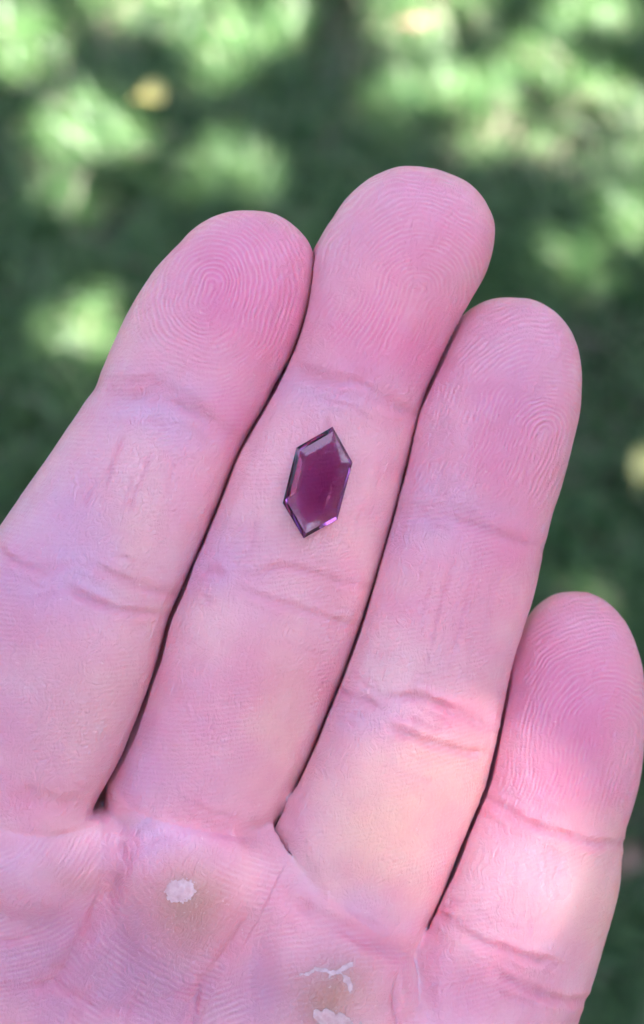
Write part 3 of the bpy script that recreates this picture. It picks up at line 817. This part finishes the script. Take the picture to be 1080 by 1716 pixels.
# ------------------------------------------------------------------ lawn, grass, fallen leaves
cam_pos = np.array(cam.matrix_world.translation)
R3 = np.array(HAND_M.to_3x3())
def ground_at(px, py, z=0.0):
    d = R3 @ np.array([(px - 540) / PXMM, (858 - py) / PXMM, -D])
    k = (z - cam_pos[2]) / d[2]
    return cam_pos + d * k
def ground_to_px(P):
    q = (P - cam_pos) @ R3
    k = D / np.maximum(-q[:, 2], 1e-6) * PXMM
    return 540 + q[:, 0] * k, 858 - q[:, 1] * k

def soil_material():
    m, nt, bs, out = mat_new("lawn_soil")
    tc = N(nt, "ShaderNodeTexCoord")
    n = N(nt, "ShaderNodeTexNoise"); n.inputs["Scale"].default_value = 14; n.inputs["Detail"].default_value = 6
    nt.links.new(tc.outputs["Object"], n.inputs["Vector"])
    cr = N(nt, "ShaderNodeValToRGB")
    cr.color_ramp.elements[0].color = (0.018, 0.024, 0.014, 1); cr.color_ramp.elements[0].position = 0.35
    cr.color_ramp.elements[1].color = (0.085, 0.07, 0.055, 1); cr.color_ramp.elements[1].position = 0.68
    nt.links.new(n.outputs["Fac"], cr.inputs[0]); nt.links.new(cr.outputs[0], bs.inputs["Base Color"])
    b = N(nt, "ShaderNodeBump"); b.inputs["Distance"].default_value = 0.01
    nt.links.new(n.outputs["Fac"], b.inputs["Height"]); nt.links.new(b.outputs["Normal"], bs.inputs["Normal"])
    bs.inputs["Roughness"].default_value = 0.9
    return m
gs = 120.0
lawn = new_mesh_obj("lawn_ground", [(-gs, -gs, 0), (gs, -gs, 0), (gs, gs, 0), (-gs, gs, 0)], [(0, 1, 2, 3)], soil_material())
tag(lawn, "shaded lawn soil under the hand", None, None, "structure")

def blade_material(name):
    m, nt, bs, out = mat_new(name)
    a = N(nt, "ShaderNodeAttribute", attribute_name="blade_colour")
    nt.links.new(a.outputs["Color"], bs.inputs["Base Color"])
    bs.inputs["Roughness"].default_value = 0.45
    tr = N(nt, "ShaderNodeBsdfTranslucent")
    nt.links.new(a.outputs["Color"], tr.inputs["Color"])
    mx = N(nt, "ShaderNodeMixShader"); mx.inputs[0].default_value = 0.3
    nt.links.new(bs.outputs[0], mx.inputs[1]); nt.links.new(tr.outputs[0], mx.inputs[2]); nt.links.new(mx.outputs[0], out.inputs[0])
    return m
BLADE = blade_material("grass_blade")

def grass(name, n, x0, x1, y0, y1, hmin, hmax, wid, seed, hole=None):
    r = np.random.default_rng(seed)
    p = np.stack([r.uniform(x0, x1, n), r.uniform(y0, y1, n), np.zeros(n)], 1)
    clump = vnoise(p * 16, seed + 1) * 0.6 + vnoise(p * 38, seed + 2) * 0.4
    keep = r.uniform(0, 1, n) < np.clip(0.72 + 0.6 * clump, 0.10, 1)
    if hole is not None:
        keep &= ~hole(p)
    p = p[keep]; clump = clump[keep]; n = len(p)
    h = r.uniform(hmin, hmax, n) * (0.85 + 0.4 * clump)
    th = r.uniform(0, 2 * np.pi, n); lean = r.uniform(0.3, 1.3, n)
    dirv = np.stack([np.cos(th), np.sin(th), np.zeros(n)], 1)
    tw = th + np.pi / 2 + r.uniform(-.8, .8, n)
    sd = np.stack([np.cos(tw), np.sin(tw), np.zeros(n)], 1) * (wid * r.uniform(.6, 1.3, n))[:, None] / 2
    up = np.array([0, 0, 1.0])
    rows = []
    for f, wf in ((0, 1.0), (0.4, 0.95), (0.75, 0.7)):
        c = p + dirv * (h * lean * f * f)[:, None] + up * (h * (f - 0.28 * lean * f * f))[:, None]
        rows += [c - sd * wf, c + sd * wf]
    tip = p + dirv * (h * lean)[:, None] + up * (h * (1 - 0.28 * lean))[:, None]
    Vb = np.concatenate(rows + [tip])
    i = np.arange(n)
    qs = np.concatenate([np.stack([i, i + n, i + 3 * n, i + 2 * n], 1), np.stack([i + 2 * n, i + 3 * n, i + 5 * n, i + 4 * n], 1)])
    tri = np.stack([i + 4 * n, i + 5 * n, i + 6 * n], 1)
    F = np.concatenate([np.stack([qs[:, 0], qs[:, 1], qs[:, 2]], 1), np.stack([qs[:, 0], qs[:, 2], qs[:, 3]], 1), tri])
    m = fast_mesh(name, Vb, F, True)
    c1 = np.array([0.011, 0.056, 0.014]); c2 = np.array([0.105, 0.185, 0.068]); c3 = np.array([0.24, 0.21, 0.16])
    k = r.uniform(0, 1, n)[:, None]
    colr = c1 * (1 - k) + c2 * k
    dry = (r.uniform(0, 1, n) < np.clip(0.06 - 0.35 * clump, 0.02, 0.5))
    colr[dry] = c3 * r.uniform(0.6, 1.1, (dry.sum(), 1))
    colr = np.concatenate([colr, np.ones((n, 1))], 1)
    attr(m, "blade_colour", 'FLOAT_COLOR', np.concatenate([colr] * 7))
    m.materials.append(BLADE)
    o = bpy.data.objects.new(name, m); COL.objects.link(o)
    tag(o, None, None, None, "stuff")
    return o
g1 = grass("grass", 95000, -0.62, 0.62, -0.28, 1.42, 0.028, 0.075, 0.0030, 31)
g1["label"] = "short green lawn grass with bare patches far below the hand"
g2 = grass("grass", 60000, -3.2, 3.2, -2.4, 4.2, 0.035, 0.085, 0.010, 37, lambda p: (np.abs(p[:, 0]) < 0.62) & (p[:, 1] > -0.28) & (p[:, 1] < 1.42))
g2["label"] = "sparser lawn grass around the shaded patch"

def leaf_material(name, c1, c2):
    m, nt, bs, out = mat_new(name)
    tc = N(nt, "ShaderNodeTexCoord")
    n = N(nt, "ShaderNodeTexNoise"); n.inputs["Scale"].default_value = 120; n.inputs["Detail"].default_value = 4
    nt.links.new(tc.outputs["Object"], n.inputs["Vector"])
    cr = N(nt, "ShaderNodeValToRGB")
    cr.color_ramp.elements[0].color = (*c1, 1); cr.color_ramp.elements[0].position = 0.35
    cr.color_ramp.elements[1].color = (*c2, 1); cr.color_ramp.elements[1].position = 0.7
    nt.links.new(n.outputs["Fac"], cr.inputs[0]); nt.links.new(cr.outputs[0], bs.inputs["Base Color"])
    bs.inputs["Roughness"].default_value = 0.5
    return m
LEAF_Y = leaf_material("yellow_leaf", (0.36, 0.31, 0.09), (0.50, 0.43, 0.15))
LEAF_B = leaf_material("brown_leaf", (0.10, 0.05, 0.035), (0.17, 0.09, 0.065))
def fallen_leaf(px, py, length, width, rot, mat, label, tilt=0.2, z=0.05):
    g = ground_at(px, py, z)
    root = bpy.data.objects.new("fallen_leaf", None); COL.objects.link(root); root.empty_display_size = 0.01
    root.location = g; root.rotation_euler = (tilt, 0.15, rot)
    tag(root, label, "leaf", "fallen leaves on the lawn")
    n = 12; vs = []; fs = []
    for i in range(n + 1):
        t = i / n; x = (t - 0.5) * length
        w = width / 2 * (math.sin(math.pi * t ** 0.8) ** 0.8 if 0 < t < 1 else 0.03)
        zz = 0.006 * math.sin(t * 3) - 0.004
        for s in (-1, -0.5, 0, 0.5, 1):
            vs.append((x, w * s + 0.0012 * math.sin(9 * t + s), zz + abs(s) * 0.004))
    for i in range(n):
        for j in range(4):
            a = i * 5 + j; fs.append((a, a + 5, a + 6, a + 1))
    o = new_mesh_obj("leaf_blade", vs, fs, mat, root, True)
    md = o.modifiers.new("thickness", 'SOLIDIFY'); md.thickness = 0.0004
    vs = []; fs = []
    for i in range(9):
        t = i / 8; x = -length * 0.85 + t * length * 1.3; r = 0.0009 * (1.2 - t * 0.8)
        for k in range(5):
            a = k / 5 * 2 * math.pi; vs.append((x, r * math.cos(a), 0.0005 + r * math.sin(a)))
    for i in range(8):
        for k in range(5):
            fs.append((i * 5 + k, i * 5 + (k + 1) % 5, i * 5 + 5 + (k + 1) % 5, i * 5 + 5 + k))
    new_mesh_obj("midrib", vs, fs, mat, root, True)
    return root
fallen_leaf(259, 157, 0.024, 0.021, 0.4, LEAF_Y, "small yellow fallen leaf in the grass at the upper left", 0.25, 0.06)
fallen_leaf(1082, 778, 0.036, 0.028, 1.2, LEAF_Y, "yellow fallen leaf cut by the right edge of the picture", 0.15, 0.06)
fallen_leaf(1052, 1440, 0.030, 0.018, 0.9, LEAF_B, "reddish brown fallen leaf beside the little finger's middle joint", 0.2, 0.05)
fallen_leaf(695, 42, 0.030, 0.014, 0.1, LEAF_B, "brown fallen leaf near the top edge above the middle finger"  , 0.2, 0.025)

# ------------------------------------------------------------------ the tree whose crown shades the hand and lets the sun through in flecks
FLECKS = [(15, 85, 62, 70), (170, 5, 55, 42), (318, 22, 78, 62), (105, 238, 52, 48), (168, 262, 52, 58), (348, 306, 70, 52), (345, 115, 45, 45),
          (140, 590, 50, 85), (632, 18, 50, 44), (690, 178, 82, 80), (808, 128, 52, 48), (900, 142, 66, 46), (945, 42, 66, 46), (1005, 195, 95, 66), (1045, 250, 60, 50),
          (838, 262, 58, 72), (968, 425, 92, 78), (735, 38, 40, 40), (440, 45, 40, 50), (100, 335, 34, 30), (935, 985, 26, 26), (790, 210, 40, 40), (925, 235, 50, 40)]
DOME = (32.0, 52.0, 0.1)
SPOTS = [(300, 60, 22), (385, 10, 26), (690, 235, 30), (760, 95, 24), (870, 190, 26), (950, 95, 24), (985, 240, 26), (930, 400, 22), (1000, 460, 24), (60, 120, 18), (140, 300, 22), (340, 330, 20), (130, 640, 22), (660, 130, 18), (1050, 150, 22), (840, 310, 22)]
MISSING = [180, 859, 2554, 2753, 3349, 3752, 4680, 5016, 5999, 6567, 8946, 9801, 10170, 11600, 11706, 14638, 15340, 15901, 16254, 16336, 17193, 17689, 19057, 20470, 21254, 21437, 22596, 23018, 26836, 27544, 28292, 29497, 31016, 31118, 31169, 31705, 31759, 33117, 35333, 36836, 37832, 38078, 38158, 39161, 39602, 39981, 40308, 40349, 42904, 43560, 43631]
def tree():
    r = np.random.default_rng(99)
    S = np.array(SUN_DIR)
    foc = np.array([0.0, 0.45, 0.0])
    cc = foc + S * 4.0
    e1 = np.cross(S, [0, 0, 1.0]); e1 /= np.linalg.norm(e1); e2 = np.cross(S, e1)
    n = 46000
    a = r.normal(0, 0.8, n); b = r.normal(0, 0.8, n); c = r.uniform(-0.75, 0.75, n)
    ok = (np.hypot(a, b) < 2.0)
    a, b, c = a[ok], b[ok], c[ok]
    P = cc + a[:, None] * e1 + b[:, None] * e2 + c[:, None] * S
    foot = P - S * (P[:, 2] / S[2])[:, None]
    x, y = ground_to_px(foot)
    lit = np.zeros(len(P), bool)
    for fx, fy, rx, ry in FLECKS:
        lit |= np.hypot((x - fx) / (rx + 24), (y - fy) / (ry + 24)) < 1
    for fx, fy, rr in SPOTS:
        lit &= np.hypot(x - fx, y - fy) > rr
    inframe = (x > -60) & (x < 1140) & (y > -60) & (y < 1776)
    fl = vnoise(foot * 11, 5) * 0.6 + vnoise(foot * 23, 6) * 0.4
    hand_foot = np.array(HAND_O) - S * (1.0 / S[2])
    near_hand = np.hypot(foot[:, 0] - hand_foot[0], foot[:, 1] - hand_foot[1]) < 0.30
    drop = np.where(inframe, lit, (fl > 0.28) & ~near_hand)
    n = len(P)
    L = r.uniform(0.05, 0.085, n); W = L * r.uniform(.45, .6, n)
    ax = r.normal(0, 1, (n, 3)); ax[:, 2] *= 0.5; ax /= np.linalg.norm(ax, axis=1)[:, None]
    nn = r.normal(0, 0.6, (n, 3)) + np.array([0.3, -0.2, 1.0]); sd = np.cross(nn, ax); sd /= np.linalg.norm(sd, axis=1)[:, None]
    # leaves taken out for the light: a little broken sun reaches the ring and little fingers
    keep = np.ones(len(P), bool)
    keep[MISSING] = False
    if "LEAVES" in globals(): globals()["LEAVES"].update(P=P, ax=ax, sd=sd, L=L, W=W, S=S, drop=drop)
    keep &= ~drop
    P, ax, sd, L, W = P[keep], ax[keep], sd[keep], L[keep], W[keep]; n = len(P)
    up = np.cross(ax, sd)
    v = np.concatenate([P - ax * L[:, None] / 2, P + sd * W[:, None] / 2 + up * .006, P + ax * L[:, None] / 2, P - sd * W[:, None] / 2 + up * .006])
    i = np.arange(n)
    F = np.concatenate([np.stack([i, i + n, i + 2 * n], 1), np.stack([i, i + 2 * n, i + 3 * n], 1)])
    base_xy = cc[:2] + np.array([1.6, -1.0])
    root = bpy.data.objects.new("tree", None); COL.objects.link(root)
    root.location = (base_xy[0], base_xy[1], 0)
    tag(root, "leafy broad tree standing beside the lawn, its crown shading the hand", "tree")
    O = np.array([base_xy[0], base_xy[1], 0.0])
    m = fast_mesh("crown", v - O, F, False)
    k = r.uniform(0, 1, (n, 1))
    colr = np.array([0.035, 0.085, 0.020]) * (1 - k) + np.array([0.085, 0.17, 0.04]) * k
    attr(m, "blade_colour", 'FLOAT_COLOR', np.concatenate([np.concatenate([colr, np.ones((n, 1))], 1)] * 4))
    m.materials.append(blade_material("tree_leaf"))
    o = bpy.data.objects.new("crown", m); COL.objects.link(o); o.parent = root; o["kind"] = "stuff"
    # trunk and limbs as tapered tubes
    bm_, nt, bs, out = mat_new("bark")
    tc = N(nt, "ShaderNodeTexCoord"); w = N(nt, "ShaderNodeTexNoise"); w.inputs["Scale"].default_value = 18; w.inputs["Detail"].default_value = 6
    mp = N(nt, "ShaderNodeMapping"); mp.inputs["Scale"].default_value = (3, 3, 0.5)
    nt.links.new(tc.outputs["Object"], mp.inputs["Vector"]); nt.links.new(mp.outputs["Vector"], w.inputs["Vector"])
    cr = N(nt, "ShaderNodeValToRGB"); cr.color_ramp.elements[0].color = (0.05, 0.035, 0.025, 1); cr.color_ramp.elements[1].color = (0.22, 0.17, 0.13, 1)
    nt.links.new(w.outputs["Fac"], cr.inputs[0]); nt.links.new(cr.outputs[0], bs.inputs["Base Color"])
    bp = N(nt, "ShaderNodeBump"); bp.inputs["Distance"].default_value = 0.02; nt.links.new(w.outputs["Fac"], bp.inputs["Height"]); nt.links.new(bp.outputs["Normal"], bs.inputs["Normal"])
    def tube(name, pts, r0, r1):
        pts = np.array(pts, float); vs = []; fs = []; K = 10
        for i in range(len(pts)):
            d = pts[min(i + 1, len(pts) - 1)] - pts[max(i - 1, 0)]; d /= np.linalg.norm(d)
            x_ = np.cross(d, [0.3, 1, 0.1]); x_ /= np.linalg.norm(x_); y_ = np.cross(d, x_)
            rr = r0 + (r1 - r0) * i / (len(pts) - 1)
            for q in range(K):
                an = q / K * 2 * math.pi
                vs.append(pts[i] + (x_ * math.cos(an) + y_ * math.sin(an)) * rr * (1 + 0.08 * math.sin(3 * an + i)))
        for i in range(len(pts) - 1):
            for q in range(K):
                fs.append((i * K + q, i * K + (q + 1) % K, (i + 1) * K + (q + 1) % K, (i + 1) * K + q))
        return new_mesh_obj(name, vs, fs, bm_, root, True)
    top = np.array([-0.5, 0.3, 3.4])
    tube("trunk", [(0, 0, -0.05), (0.02, 0, 0.8), (-0.05, 0.05, 1.7), (-0.2, 0.12, 2.6), top], 0.17, 0.09)
    ctr = cc - O
    for ang in range(4):
        e = ctr + (e1 * math.cos(ang * 1.3) + e2 * math.sin(ang * 1.3)) * 1.3
        # keep the limbs out of the light paths above the picture: they run at the crown's rim
        s0 = np.array([-0.2, 0.12, 2.6]) if ang % 2 else top
        mid = (s0 + e) / 2 + np.array([0.25, -0.15, 0.2])
        tube("limb", [s0, s0 * .6 + mid * .4, mid, mid * .4 + e * .6, e], 0.05, 0.012)
    return root
tree()

def leaf_dome():
    # unseen leaf dome, added to close off the low sky and steer the light: one mass of leaves
    r = np.random.default_rng(5)
    n = 34000
    az = r.uniform(0, 2 * np.pi, n)
    rad = r.uniform(6.5, 8.5, n)
    lump = vnoise(np.stack([np.cos(az) * 3, np.sin(az) * 3, np.zeros(n)], 1), 8)
    # azimuth measured from +x; the dome reaches highest on the left to darken that side
    top = np.radians(DOME[0] + DOME[1] * (0.5 - 0.5 * np.cos(az - DOME[2]))) + 0.10 * lump
    el = np.arcsin(r.uniform(0.0, 1.0, n) * np.sin(top))
    P = np.stack([np.cos(az) * np.cos(el) * rad, np.sin(az) * np.cos(el) * rad, np.sin(el) * rad * 1.1 + 0.15], 1)
    Lf = r.uniform(0.22, 0.42, n)
    a = r.normal(0, 1, (n, 3)); a /= np.linalg.norm(a, axis=1)[:, None]
    b = np.cross(a, r.normal(0, 1, (n, 3))); b /= np.linalg.norm(b, axis=1)[:, None]
    v = np.concatenate([P - a * Lf[:, None] / 2, P + b * Lf[:, None] * .3, P + a * Lf[:, None] / 2, P - b * Lf[:, None] * .3])
    i = np.arange(n)
    m = fast_mesh("leaf_dome", v, np.stack([i, i + n, i + 2 * n, i + 3 * n], 1), False)
    k = r.uniform(0, 1, (n, 1))
    c = np.array([0.03, 0.065, 0.02]) * (1 - k) + np.array([0.07, 0.13, 0.04]) * k
    attr(m, "blade_colour", 'FLOAT_COLOR', np.concatenate([np.concatenate([c, np.ones((n, 1))], 1)] * 4))
    m.materials.append(bpy.data.materials["tree_leaf"])
    o = bpy.data.objects.new("leaf_dome", m); COL.objects.link(o)
    tag(o, "unseen dome of dark leaves added around the lawn to block low sky", None, None, "stuff")
leaf_dome()
